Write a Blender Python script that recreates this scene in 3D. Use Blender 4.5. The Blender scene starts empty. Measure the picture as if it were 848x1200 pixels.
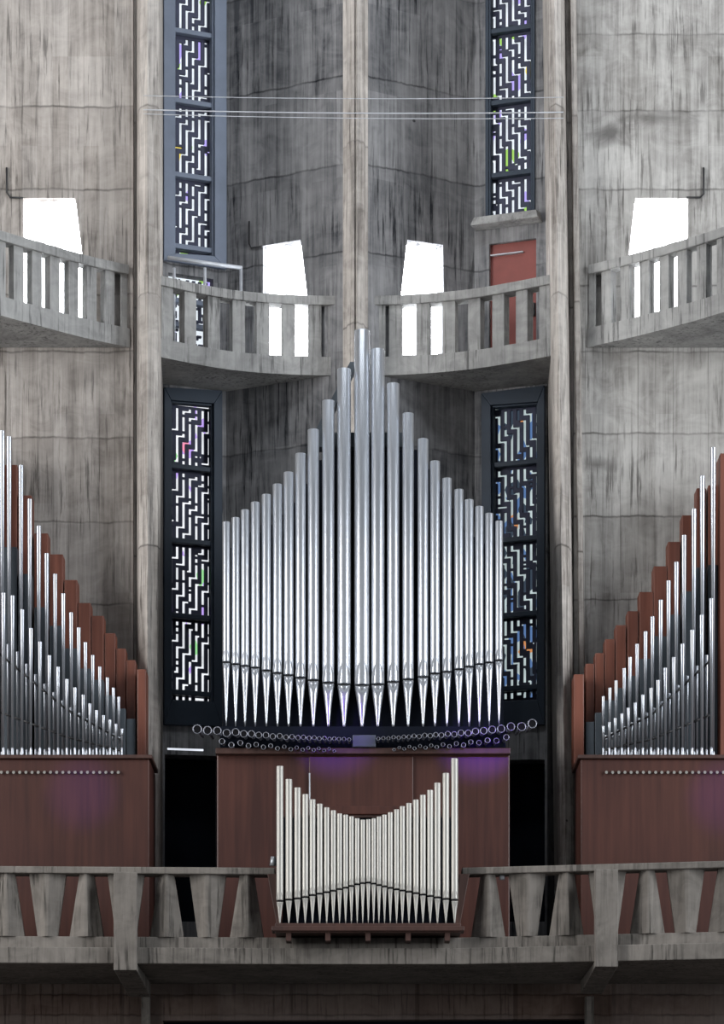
import bpy, math, random
from mathutils import Vector
from mathutils.geometry import tessellate_polygon

random.seed(7)
col = bpy.context.scene.collection
F = 3400.0; HY = 1500.0; EYE = 1.6; CX = 424.0

def P(x, y, Y):
    """point seen at photo position (x, y) standing Y metres down the nave"""
    return Vector(((x - CX) * Y / F, Y, EYE + (HY - y) * Y / F))
def XZ(x, Y): return (x - CX) * Y / F
def Z(y, Y): return EYE + (HY - y) * Y / F

# ------------------------------------------------------------------ materials
def new_mat(name):
    m = bpy.data.materials.new(name); m.use_nodes = True
    nt = m.node_tree
    for n in list(nt.nodes): nt.nodes.remove(n)
    out = nt.nodes.new('ShaderNodeOutputMaterial')
    b = nt.nodes.new('ShaderNodeBsdfPrincipled')
    nt.links.new(b.outputs[0], out.inputs[0])
    return m, nt, b, out

class NB:
    def __init__(s, nt): s.nt = nt
    def put(s, sock, v):
        if hasattr(v, 'links') or isinstance(v, bpy.types.NodeSocket): s.nt.links.new(v, sock)
        else: sock.default_value = v
    def math(s, op, a, b=0.0, c=None, clamp=False):
        n = s.nt.nodes.new('ShaderNodeMath'); n.operation = op; n.use_clamp = clamp
        s.put(n.inputs[0], a); s.put(n.inputs[1], b)
        if c is not None: s.put(n.inputs[2], c)
        return n.outputs[0]
    def noise(s, vec, scale, detail=4, rough=.55, dist=0):
        n = s.nt.nodes.new('ShaderNodeTexNoise')
        s.put(n.inputs['Vector'], vec); n.inputs['Scale'].default_value = scale
        n.inputs['Detail'].default_value = detail; n.inputs['Roughness'].default_value = rough
        n.inputs['Distortion'].default_value = dist
        return n.outputs['Fac']
    def mapping(s, vec, scale=(1, 1, 1), loc=(0, 0, 0)):
        n = s.nt.nodes.new('ShaderNodeMapping')
        s.put(n.inputs['Vector'], vec); n.inputs['Scale'].default_value = scale
        n.inputs['Location'].default_value = loc
        return n.outputs[0]
    def ramp(s, fac, stops):
        n = s.nt.nodes.new('ShaderNodeValToRGB'); s.put(n.inputs[0], fac)
        e = n.color_ramp.elements
        while len(e) < len(stops): e.new(.5)
        for q, (p, c) in zip(e, stops):
            q.position = p; q.color = (c[0], c[1], c[2], 1) if hasattr(c, '__len__') else (c, c, c, 1)
        return n.outputs[0]
    def mix(s, fac, a, b, mode='MIX'):
        n = s.nt.nodes.new('ShaderNodeMix'); n.data_type = 'RGBA'; n.blend_type = mode
        s.put(n.inputs[0], fac)
        for sock, v in ((n.inputs[6], a), (n.inputs[7], b)):
            if isinstance(v, tuple): v = (v[0], v[1], v[2], 1)
            s.put(sock, v)
        return n.outputs[2]

def concrete(name, dark, light, seams=(), loc=(0, 0, 0), streak=1.0, board=0.0, stains=()):
    m, nt, b, out = new_mat(name); n = NB(nt)
    geo = nt.nodes.new('ShaderNodeNewGeometry'); pos = geo.outputs['Position']
    big = n.noise(n.mapping(pos, (1, 1, .8), loc), .55, 5, .6)
    st = n.noise(n.mapping(pos, (7, 7, .35), loc), 1.0, 7, .65)
    st2 = n.noise(n.mapping(pos, (24, 24, .7), loc), 1.0, 4, .6)
    cloud = n.noise(n.mapping(pos, (1, 1, 1.4), loc), 2.4, 7, .62, 1.2)
    v = n.math('ADD', n.math('MULTIPLY', big, .40), n.math('MULTIPLY', st, .38 * streak))
    v = n.math('ADD', v, n.math('MULTIPLY', cloud, .30))
    v = n.math('ADD', v, n.math('MULTIPLY', st2, .26 * streak))
    mid = (.40 + .38 * streak + .30 + .26 * streak) / 2
    c = n.ramp(v, [(mid - .13, dark), (mid, tuple(.45 * d + .55 * l for d, l in zip(dark, light))), (mid + .13, light)])
    # long dark runs of damp, in places
    drip = n.noise(n.mapping(pos, (20, 20, 1.0), (loc[0] + 5, loc[1], loc[2] + 3)), 1.0, 6, .65)
    where = n.noise(n.mapping(pos, (1, 1, 1), (3, 1, loc[2])), .9, 3, .5)
    dm = n.math('MULTIPLY', n.ramp(drip, [(.53, 0.), (.62, 1.)]), n.ramp(where, [(.40, .12), (.58, .9)]))
    c = n.mix(dm, c, tuple(d * .55 for d in dark))
    # pale lime bloom
    pale = n.ramp(n.noise(n.mapping(pos, (2.5, 2.5, .9), (9, 0, loc[2])), 1.5, 6, .6, .6), [(.56, 0.), (.75, .5)])
    c = n.mix(pale, c, tuple(min(1, l * 1.22) for l in light))
    bump_src = v
    if seams:
        sx = nt.nodes.new('ShaderNodeSeparateXYZ'); nt.links.new(pos, sx.inputs[0]); zz = sx.outputs[2]
        wob = n.math('MULTIPLY', n.math('SUBTRACT', n.noise(n.mapping(pos, (3, 3, .0)), 1, 4), .5), .09)
        zw = n.math('ADD', zz, wob)
        tot = None; tot2 = None
        for k, sz in enumerate(seams):
            d = n.math('ABSOLUTE', n.math('SUBTRACT', zw, sz))
            a = n.math('SUBTRACT', 1.0, n.math('DIVIDE', d, .022), clamp=True)
            d2 = n.math('SUBTRACT', sz, zw)                        # stain hanging under the joint
            a2 = n.math('MULTIPLY', n.math('GREATER_THAN', d2, 0.0), n.math('SUBTRACT', 1.0, n.math('DIVIDE', d2, .30), clamp=True))
            tot = a if tot is None else n.math('MAXIMUM', tot, a)
            tot2 = a2 if tot2 is None else n.math('MAXIMUM', tot2, a2)
        brk = n.ramp(n.noise(n.mapping(pos, (1.3, 1.3, .3)), 1.2, 4), [(.38, .25), (.6, 1.)])
        c = n.mix(n.math('MULTIPLY', n.math('MULTIPLY', tot, brk), .85), c, tuple(d * .4 for d in dark))
        c = n.mix(n.math('MULTIPLY', n.math('MULTIPLY', tot2, n.ramp(st2, [(.4, 0.), (.7, 1.)])), .55), c, dark)
        bump_src = n.math('SUBTRACT', v, n.math('MULTIPLY', tot, .5))
        # each pour a slightly different tone
        lvl = None
        for k, sz in enumerate(seams):
            g = n.math('MULTIPLY', n.math('GREATER_THAN', zw, sz), [.07, -.07, .05, -.05, .06, -.06][k % 6])
            lvl = g if lvl is None else n.math('ADD', lvl, g)
        bc = nt.nodes.new('ShaderNodeBrightContrast'); nt.links.new(c, bc.inputs[0]); n.put(bc.inputs[1], n.math('MULTIPLY', lvl, .35))
        c = bc.outputs[0]
    # formwork tie holes
    vo = nt.nodes.new('ShaderNodeTexVoronoi'); vo.inputs['Scale'].default_value = 1; vo.inputs['Randomness'].default_value = .7
    n.put(vo.inputs['Vector'], n.mapping(pos, (.8, 0, .8), (loc[0], 0, loc[2])))
    c = n.mix(n.math('MULTIPLY', n.math('LESS_THAN', vo.outputs['Distance'], .022), .8 if seams else 0.), c, tuple(d * .3 for d in dark))
    for (px_, pz_, rx, rz, am) in stains:
        sp = nt.nodes.new('ShaderNodeSeparateXYZ'); nt.links.new(pos, sp.inputs[0])
        dx = n.math('DIVIDE', n.math('SUBTRACT', sp.outputs[0], px_), rx); dz = n.math('DIVIDE', n.math('SUBTRACT', sp.outputs[2], pz_), rz)
        d = n.math('SQRT', n.math('ADD', n.math('MULTIPLY', dx, dx), n.math('MULTIPLY', dz, dz)))
        d = n.math('ADD', d, n.math('MULTIPLY', n.math('SUBTRACT', cloud, .5), 1.2))
        c = n.mix(n.math('MULTIPLY', n.math('SUBTRACT', 1.15, d, clamp=True), am), c, tuple(q * .6 for q in dark))
    if board:
        wv = nt.nodes.new('ShaderNodeSeparateXYZ'); nt.links.new(pos, wv.inputs[0])
        fr = n.math('FRACT', n.math('DIVIDE', n.math('ADD', wv.outputs[0], 50.0), board))
        ln = n.math('LESS_THAN', fr, .045)
        wn = nt.nodes.new('ShaderNodeTexWhiteNoise'); wn.noise_dimensions = '2D'
        cmb = nt.nodes.new('ShaderNodeCombineXYZ')
        n.put(cmb.inputs[0], n.math('FLOOR', n.math('DIVIDE', n.math('ADD', wv.outputs[0], 50.0), board)))
        n.put(cmb.inputs[1], n.math('FLOOR', n.math('DIVIDE', wv.outputs[2], 1.22)))
        nt.links.new(cmb.outputs[0], wn.inputs['Vector'])
        bt = n.math('MULTIPLY', n.math('SUBTRACT', wn.outputs['Value'], .5), .07)
        b2 = nt.nodes.new('ShaderNodeBrightContrast'); nt.links.new(c, b2.inputs[0]); n.put(b2.inputs[1], bt); c = b2.outputs[0]
        wb = n.ramp(n.noise(n.mapping(pos, (2, 2, .4)), 1.5, 3), [(.42, 0.), (.62, .55)])
        c = n.mix(n.math('MULTIPLY', ln, wb), c, tuple(d * .5 for d in dark))
    nt.links.new(c, b.inputs['Base Color']); b.inputs['Roughness'].default_value = .88
    b.inputs['Specular IOR Level'].default_value = .25
    bp = nt.nodes.new('ShaderNodeBump'); bp.inputs['Strength'].default_value = .35; bp.inputs['Distance'].default_value = .03
    nt.links.new(bump_src, bp.inputs['Height']); nt.links.new(bp.outputs[0], b.inputs['Normal'])
    return m

def simple(name, c, rough=.6, metal=0.0, var=.15, scale=(3, 3, 3), spec=.5, coat=0):
    m, nt, b, out = new_mat(name); n = NB(nt)
    tc = nt.nodes.new('ShaderNodeNewGeometry')
    f = n.noise(n.mapping(tc.outputs['Position'], scale), 1.0, 5, .6)
    nt.links.new(n.ramp(f, [(.3, tuple(x * (1 - var) for x in c)), (.7, tuple(min(1, x * (1 + var)) for x in c))]), b.inputs['Base Color'])
    b.inputs['Roughness'].default_value = rough; b.inputs['Metallic'].default_value = metal
    b.inputs['Specular IOR Level'].default_value = spec; b.inputs['Coat Weight'].default_value = coat
    return m

def glowing(name, c, strength, tints=()):
    m, nt, b, out = new_mat(name); n = NB(nt)
    nt.nodes.remove(b)
    e = nt.nodes.new('ShaderNodeEmission'); e.inputs[1].default_value = strength
    g = nt.nodes.new('ShaderNodeNewGeometry')
    cc = n.ramp(n.noise(n.mapping(g.outputs['Position'], (2, 2, 2)), 1.3, 3), [(.35, tuple(x * .72 for x in c)), (.62, c)])
    for k, (tc, lo) in enumerate(tints):
        v = nt.nodes.new('ShaderNodeTexVoronoi'); v.feature = 'F1'
        n.put(v.inputs['Vector'], n.mapping(g.outputs['Position'], (11, .01, 5), (k * 3.3, 0, k * 7.1))); v.inputs['Scale'].default_value = 1
        sp = nt.nodes.new('ShaderNodeSeparateColor'); nt.links.new(v.outputs['Color'], sp.inputs[0])
        cc = n.mix(n.math('GREATER_THAN', sp.outputs[0], lo), cc, tc)
    nt.links.new(cc, e.inputs[0]); nt.links.new(e.outputs[0], out.inputs[0])
    return m

def zs(ys, Y): return [Z(y, Y) for y in ys]
M = {}
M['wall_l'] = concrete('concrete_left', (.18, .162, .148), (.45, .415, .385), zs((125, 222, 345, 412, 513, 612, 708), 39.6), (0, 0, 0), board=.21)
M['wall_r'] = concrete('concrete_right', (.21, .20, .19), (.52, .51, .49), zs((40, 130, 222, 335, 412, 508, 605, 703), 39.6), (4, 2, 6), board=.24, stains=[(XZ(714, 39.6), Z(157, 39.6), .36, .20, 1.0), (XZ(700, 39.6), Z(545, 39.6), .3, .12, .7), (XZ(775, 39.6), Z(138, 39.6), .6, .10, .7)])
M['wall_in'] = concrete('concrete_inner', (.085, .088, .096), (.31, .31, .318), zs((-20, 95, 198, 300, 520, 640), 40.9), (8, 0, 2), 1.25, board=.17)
M['pier'] = concrete('concrete_pier', (.22, .20, .185), (.60, .56, .52), zs((125, 345, 640), 39.2), (1, 5, 2), 1.3, board=.11)
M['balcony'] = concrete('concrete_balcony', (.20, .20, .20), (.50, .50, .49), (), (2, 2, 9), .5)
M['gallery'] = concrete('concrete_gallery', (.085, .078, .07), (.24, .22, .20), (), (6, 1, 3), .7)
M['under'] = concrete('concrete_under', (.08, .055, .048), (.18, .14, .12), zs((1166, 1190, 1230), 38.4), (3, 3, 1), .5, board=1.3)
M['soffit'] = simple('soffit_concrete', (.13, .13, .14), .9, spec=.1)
M['frame_up'] = simple('painted_frame', (.15, .18, .24), .65, var=.1)
M['frame_lo'] = simple('painted_dark_frame', (.022, .036, .058), .6, var=.1)
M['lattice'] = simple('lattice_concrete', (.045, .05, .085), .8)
M['glass'] = glowing('stained_daylight', (.86, .93, 1.0), 1.15, (((.35, .62, .14), .955), ((.45, .38, .85), .93), ((.9, .72, .15), .985)))
M['glass_dim'] = glowing('stained_daylight_dim', (.62, .74, .76), .85, (((.7, .3, .12), .97), ((.12, .22, .45), .8), ((.05, .07, .10), .78)))
M['glass_lo'] = glowing('stained_daylight_low', (.92, .95, 1.0), 1.1, (((.5, .35, .85), .9), ((.3, .7, .3), .96), ((.9, .3, .45), .975)))
M['white'] = glowing('bright_window', (.93, .96, 1.0), 22.0)
M['silver'] = simple('silver_pipe_metal', (.56, .59, .64), .34, .82, .14, (40, 40, 1.5))
M['tin'] = simple('pale_tin', (.47, .46, .43), .45, .4, .07, (30, 30, 2))
M['tin_dark'] = simple('dark_metal', (.30, .31, .36), .42, .7)
M['zinc'] = simple('zinc_grey', (.065, .08, .095), .55, .2)
M['reed'] = simple('reed_metal', (.50, .53, .58), .32, .85, .1, (40, 40, 2))
M['slit'] = simple('slit_shade_black', (.008, .008, .01), .8, spec=.1)  # near-black colour stands in for shade in pipe mouths and bells
def wood(name, a, b_, rough=.42):
    m, nt, b, out = new_mat(name); n = NB(nt)
    g = nt.nodes.new('ShaderNodeNewGeometry')
    f = n.noise(n.mapping(g.outputs['Position'], (14, 14, .6)), 1.0, 6, .6)
    f2 = n.noise(n.mapping(g.outputs['Position'], (1, 1, .5)), .9, 3)
    c = n.ramp(n.math('ADD', n.math('MULTIPLY', f, .5), n.math('MULTIPLY', f2, .5)), [(.38, a), (.62, b_)])
    nt.links.new(c, b.inputs['Base Color']); b.inputs['Roughness'].default_value = rough
    return m
M['case'] = wood('reddish_brown_wood', (.040, .013, .010), (.078, .027, .019), .45)
M['case_dark'] = wood('dark_brown_wood', (.040, .018, .014), (.075, .034, .026), .6)
M['woodpipe'] = wood('red_brown_wood_pipe', (.11, .034, .021), (.20, .066, .040), .5)
M['black'] = simple('shade_black', (.006, .008, .014), .9, spec=.1)  # near-black stands in for shade inside doorways, cases and pipe gaps
M['door'] = simple('red_brown_door_paint', (.22, .055, .045), .5, var=.12)
M['steel'] = simple('grey_steel', (.5, .53, .56), .4, .6)
M['wire'] = simple('pale_wire', (.5, .52, .56), .5, .2)
M['conduit'] = simple('black_conduit', (.02, .02, .022), .5)
M['floor'] = simple('stone_floor', (.05, .047, .045), .7)
M['mull'] = simple('white_mullion', (.88, .89, .9), .6, var=.03)
M['strip'] = glowing('lit_strip', (.85, .9, 1.0), 1.2)

# ------------------------------------------------------------------ mesh builder
class MB:
    def __init__(s): s.v = []; s.f = []; s.sm = []
    def quadbox(s, p, smooth=False):
        """p: 8 points, bottom ring 0-3 then top ring 4-7"""
        o = len(s.v); s.v += [tuple(q) for q in p]
        for q in ((3, 2, 1, 0), (4, 5, 6, 7), (0, 1, 5, 4), (1, 2, 6, 5), (2, 3, 7, 6), (3, 0, 4, 7)):
            s.f.append([o + i for i in q]); s.sm.append(False)
    def box(s, x0, x1, y0, y1, z0, z1):
        s.quadbox([(x0, y0, z0), (x1, y0, z0), (x1, y1, z0), (x0, y1, z0), (x0, y0, z1), (x1, y0, z1), (x1, y1, z1), (x0, y1, z1)])
    def rings(s, rings, cap0=True, cap1=True, smooth=False, close=False):
        o = len(s.v); n = len(rings[0])
        for r in rings: s.v += [tuple(q) for q in r]
        m = len(rings)
        for k in range(m if close else m - 1):
            a = o + k * n; b = o + ((k + 1) % m) * n
            for i in range(n):
                j = (i + 1) % n
                s.f.append([a + i, a + j, b + j, b + i]); s.sm.append(smooth)
        if not close:
            if cap0: s.f.append([o + i for i in reversed(range(n))]); s.sm.append(False)
            if cap1: s.f.append([o + (m - 1) * n + i for i in range(n)]); s.sm.append(False)
    def lathe(s, cx, cy, prof, n=20, cap0=True, cap1=True):
        s.rings([[(cx + r * math.cos(2 * math.pi * i / n), cy + r * math.sin(2 * math.pi * i / n), z) for i in range(n)] for r, z in prof], cap0, cap1, True)
    def tube(s, pts, radii, n=10, cap0=True, cap1=True, axis=None):
        pts = [Vector(p) for p in pts]
        if not hasattr(radii, '__len__'): radii = [radii] * len(pts)
        rs = []
        for k, p in enumerate(pts):
            d = (pts[min(k + 1, len(pts) - 1)] - pts[max(k - 1, 0)])
            if d.length < 1e-9: d = pts[-1] - pts[0]
            if axis is not None: d = Vector(axis)
            d.normalize()
            up = Vector((0, 0, 1)) if abs(d.z) < .9 else Vector((0, 1, 0))
            a = d.cross(up).normalized(); b = a.cross(d).normalized()
            rs.append([p + (a * math.cos(-2 * math.pi * i / n) + b * math.sin(-2 * math.pi * i / n)) * radii[k] for i in range(n)])
        s.rings(rs, cap0, cap1, True)
    def prism(s, pts2, z0, z1, top=None):
        """plan polygon extruded upwards"""
        n = len(pts2); t = top or pts2
        o = len(s.v)
        s.v += [(p[0], p[1], z0) for p in pts2] + [(p[0], p[1], z1) for p in t]
        for i in range(n):
            j = (i + 1) % n; s.f.append([o + i, o + j, o + n + j, o + n + i]); s.sm.append(False)
        for tri in tessellate_polygon([[Vector((p[0], p[1], 0)) for p in pts2]]):
            s.f.append([o + i for i in tri]); s.sm.append(False)
            s.f.append([o + n + i for i in tri]); s.sm.append(False)
    def build(s, name, mat, parent=None, bevel=0, origin=None):
        me = bpy.data.meshes.new(name)
        og = Vector(origin) if origin is not None else None
        me.from_pydata(s.v if og is None else [tuple(Vector(v) - og) for v in s.v], [], s.f)
        me.polygons.foreach_set('use_smooth', s.sm)
        me.materials.append(mat); me.update()
        import bmesh
        bm = bmesh.new(); bm.from_mesh(me); bmesh.ops.recalc_face_normals(bm, faces=bm.faces); bm.to_mesh(me); bm.free()
        o = bpy.data.objects.new(name, me); col.objects.link(o)
        if og is not None: o.location = og
        if parent is not None:
            o.parent = parent
            if og is None: o.matrix_parent_inverse = Matrix_inv(parent)
            else: o.location = og - Vector(world_loc(parent))
        if bevel:
            md = o.modifiers.new('bevel', 'BEVEL'); md.width = bevel; md.segments = 2; md.limit_method = 'ANGLE'
        return o
from mathutils import Matrix
def world_loc(o):
    l = Vector(o.location)
    p = o.parent
    # parents are never rotated or scaled here; children built in world space carry an inverse
    if p is not None:
        l = l + Vector(world_loc(p)) + o.matrix_parent_inverse.to_translation()
    return l
def Matrix_inv(p): return Matrix.Translation(-Vector(world_loc(p)))
def thing(name, label, cat, loc, group=None):
    o = bpy.data.objects.new(name, None); col.objects.link(o); o.location = loc; o.empty_display_size = .2
    o['label'] = label; o['category'] = cat
    if group: o['group'] = group
    return o
def tag(o, label, cat, group=None):
    o['label'] = label; o['category'] = cat
    if group: o['group'] = group
    return o
def struct(o): o['kind'] = 'structure'; return o

# ------------------------------------------------------------------ walls
def on_plane(A, B, x, y):
    """point of the upright wall plane through plan points A and B seen at photo (x, y) -> (s, z)"""
    ax, ay = XZ(A[0], A[1]), A[1]; bx, by = XZ(B[0], B[1]), B[1]
    k = (x - CX) / F
    # X = k*Y ; X = ax + t(bx-ax), Y = ay + t(by-ay)
    t = (k * ay - ax) / ((bx - ax) - k * (by - ay))
    Yp = ay + t * (by - ay)
    L = math.hypot(bx - ax, by - ay)
    return t * L, Z(y, Yp)
class Plane:
    def __init__(s, A, B):
        s.A, s.B = A, B
        s.a = Vector((XZ(*A), A[1], 0)); s.b = Vector((XZ(*B), B[1], 0))
        s.L = (s.b - s.a).length; s.d = (s.b - s.a).normalized()
        s.n = Vector((s.d.y, -s.d.x, 0))                     # towards the nave
        if s.n.y > 0: s.n = -s.n
    def sz(s, x, y): return on_plane(s.A, s.B, x, y)
    def pt(s, q, off=0): return s.a + s.d * q[0] + Vector((0, 0, q[1])) + s.n * off
    def at(s, x, y, off=0): return s.pt(s.sz(x, y), off)
    def slab(s, mb, outer, holes, f0, f1):
        """flat piece with holes, (s,z) loops, from offset f0 (front) back to f1"""
        if holes:                                            # holes stacked top to bottom, corners TL TR BR BL
            hs = sorted(holes, key=lambda h: -h[0][1])
            sl, zb = outer[0] if outer[0][1] < outer[-1][1] else outer[-1]
            ss = [q[0] for q in outer]; zz = [q[1] for q in outer]
            TL = min(outer, key=lambda q: q[0] * 1000 - q[1]); s0, s1, za, zb = min(ss), max(ss), max(zz), min(zz)
            lt = [q for q in outer if q[0] - s0 < (s1 - s0) * .3]; rt = [q for q in outer if s1 - q[0] < (s1 - s0) * .3]
            tl, bl = max(lt, key=lambda q: q[1]), min(lt, key=lambda q: q[1])
            tr, br = max(rt, key=lambda q: q[1]), min(rt, key=lambda q: q[1])
            L = []; R = []
            for h in hs: L += [h[0], h[3]]; R += [h[1], h[2]]
            s.slab(mb, [bl, tl] + L, [], f0, f1); s.slab(mb, [br, tr] + R, [], f0, f1)
            s.slab(mb, [tl, tr, hs[0][1], hs[0][0]], [], f0, f1)
            for a, b in zip(hs, hs[1:]): s.slab(mb, [a[3], a[2], b[1], b[0]], [], f0, f1)
            s.slab(mb, [hs[-1][3], hs[-1][2], br, bl], [], f0, f1)
            return
        loops = [outer]
        flat = [q for l in loops for q in l]
        tris = tessellate_polygon([[Vector((q[0], q[1], 0)) for q in l] for l in loops])
        o = len(mb.v); n = len(flat)
        mb.v += [tuple(s.pt(q, f0)) for q in flat] + [tuple(s.pt(q, f1)) for q in flat]
        for t in tris:
            mb.f.append([o + i for i in t]); mb.sm.append(False)
            mb.f.append([o + n + i for i in t]); mb.sm.append(False)
        k = 0
        for l in loops:
            for i in range(len(l)):
                j = (i + 1) % len(l)
                mb.f.append([o + k + i, o + k + j, o + n + k + j, o + n + k + i]); mb.sm.append(False)
            k += len(l)
    def bar(s, mb, q0, q1, f0, f1):
        """box from (s,z) q0 to q1, offsets f0..f1"""
        mb.quadbox([s.pt((q0[0], q0[1]), f0), s.pt((q1[0], q0[1]), f0), s.pt((q1[0], q0[1]), f1), s.pt((q0[0], q0[1]), f1),
                    s.pt((q0[0], q1[1]), f0), s.pt((q1[0], q1[1]), f0), s.pt((q1[0], q1[1]), f1), s.pt((q0[0], q1[1]), f1)])
TOPZ, BOTZ = 25.0, 0.0
def wall(name, pl, holes, mat, th=.35, z0=BOTZ, z1=TOPZ):
    mb = MB(); H = [[pl.sz(x, y) for x, y in h] for h in holes]
    pl.slab(mb, [(0, z0), (pl.L, z0), (pl.L, z1), (0, z1)], H, 0, -th)
    return struct(mb.build(name, mat))

OL = Plane((-420, 39.6), (156, 39.6)); OR = Plane((672, 39.6), (1270, 39.6))
SL = Plane((190, 41.19), (265, 41.55)); SR = Plane((556, 41.55), (641, 41.19))
IL = Plane((265, 41.55), (404, 40.70)); IR = Plane((428, 40.70), (556, 41.55))

tz = {  # bright trapezoid openings
 'ol': [(27, 232), (88, 232), (105, 372), (27, 372)],
 'or': [(744, 232), (806, 232), (806, 372), (729, 372)],
 'il': [(308, 288), (352, 281), (368, 417), (308, 417)],
 'ir': [(477, 281), (519, 287), (521, 416), (462, 416)]}
UL = [(203, -420), (250, -420), (250, 302), (203, 299)]     # lattice openings
ML = [(197, 319), (250, 327), (250, 436), (197, 428)]
LL = [(199, 470), (249, 474), (249, 824), (199, 822)]
KL = [(193, 884), (262, 886), (262, 1080), (193, 1080)]
UR = [(573, -420), (624, -420), (624, 253), (573, 259)]
LR = [(576, 476), (631, 472), (631, 822), (578, 824)]
KR = [(565, 890), (638, 890), (638, 1080), (565, 1080)]
DR = [(573, 286), (628, 279), (628, 425), (573, 430)]
wall('wall_outer_left', OL, [tz['ol']], M['wall_l'])
wall('wall_outer_right', OR, [tz['or']], M['wall_r'])
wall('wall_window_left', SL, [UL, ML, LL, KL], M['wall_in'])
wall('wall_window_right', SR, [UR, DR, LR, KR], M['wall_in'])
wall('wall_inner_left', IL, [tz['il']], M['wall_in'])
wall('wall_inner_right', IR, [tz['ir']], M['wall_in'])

def pier(name, prof, lean=0.0):
    """prof: (px, Y) front outline; lean: pixels it drifts right going down the frame"""
    mb = MB(); rings = []
    for y in (-640, 1560):
        dx = lean * (y - 450) / 1000.0
        rings.append([P(x + dx, y, Y) for x, Y in prof])
    # true heights level across the profile
    for k, y in enumerate((-640, 1560)):
        zz = Z(y, 39.3); rings[k] = [Vector((p.x, p.y, zz)) for p in rings[k]]
    mb.rings(rings)
    return struct(mb.build(name, M['pier'], bevel=.012))
pier('wall_pier_left', [(152, 39.62), (156, 39.72), (160, 39.72), (162, 39.35), (164, 39.25), (173, 39.12), (175, 39.16), (185, 39.22), (187.5, 39.35), (191, 41.3), (191, 42), (152, 42)])
pier('wall_pier_right', [(681, 39.62), (680, 39.50), (674, 39.50), (673, 39.72), (668, 39.72), (666, 39.35), (664, 39.25), (655, 39.12), (653, 39.16), (649, 39.22), (647, 39.35), (642, 41.3), (642, 42), (681, 42)], 13)
mb = MB()
prof = [(401, 40.9), (402, 40.62), (406, 40.58), (407, 40.44), (414, 40.34), (416, 40.40), (418, 40.34), (426, 40.44), (428, 40.58), (431, 40.62), (431, 40.9)]
mb.prism([(XZ(x, Y), Y) for x, Y in prof], 0, TOPZ)
struct(mb.build('wall_pier_centre', M['pier'], bevel=.01))

# room shell out of the way of the lens
mb = MB(); mb.box(-60, 60, -60, 50, -.2, 0); struct(mb.build('floor', M['floor']))
mb = MB(); mb.box(-16, 16, 34.0, 44, TOPZ, TOPZ + .3); struct(mb.build('ceiling', M['soffit']))

# ------------------------------------------------------------------ windows
def lattice_cells(pl, mb, loop, rows_px, lean, cell_px=2.45, drop=.07, top_clip=-60, inv=False):
    """grid of solid cells with stair-shaped slots; loop gives the opening, rows_px the section bars"""
    x0 = loop[0][0]; x1 = loop[1][0]
    y0 = max(loop[0][1], top_clip)
    y1 = loop[2][1]
    s0 = pl.sz(x0, y0)[0]; s1 = pl.sz(x1, y0)[0]
    nx = max(4, round((x1 - x0) / cell_px)); ds = (s1 - s0) / nx
    for k in range(len(rows_px) - 1):
        ya, yb = rows_px[k], rows_px[k + 1]
        za = pl.sz(x0, ya)[1]; zb = pl.sz(x0, yb)[1]
        if yb - ya < 16:
            n = max(3, int((yb - ya) / 3)); 
        else: n = max(6, round((yb - ya) / cell_px))
        dz = (za - zb) / n
        shift = random.randrange(15)
        solid = [[True] * nx for _ in range(n)]
        for r in range(n):
            edge = r == 0 or r == n - 1 or (yb - ya >= 16 and (r == 1 and k > 0))
            for c in range(nx):
                cc = c if lean > 0 else nx - 1 - c
                kcol, rem = divmod(cc - 1, 3)
                ph = (r - 3 * kcol - shift) % 15
                op = (rem == 0 and ph <= 12) or (rem in (1, 2) and ph == 0)
                if inv: op = not op and random.random() > .12 or random.random() < .3; edge = False
                if op and random.random() > drop and not edge: solid[r][c] = False
        def sx(c):                                            # slots a little wider than a third of the pitch
            cc = c if lean > 0 else nx - c
            g, rem = divmod(cc - 1, 3); v = 1 + g * 3 + (0, 1.4, 2.2)[rem]
            v = max(0, min(nx, v)); return s0 + (v if lean > 0 else nx - v) * ds
        used = [[False] * nx for _ in range(n)]
        for r in range(n):
            c = 0
            while c < nx:
                if solid[r][c] and not used[r][c]:
                    e = c
                    while e < nx and solid[r][e] and not used[r][e]: e += 1
                    h = r + 1
                    while h < n and all(solid[h][q] and not used[h][q] for q in range(c, e)): h += 1
                    for rr in range(r, h):
                        for q in range(c, e): used[rr][q] = True
                    pl.bar(mb, (sx(c), za - h * dz), (sx(e), za - r * dz), -.11, -.15)
                    c = e
                else: c += 1
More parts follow.
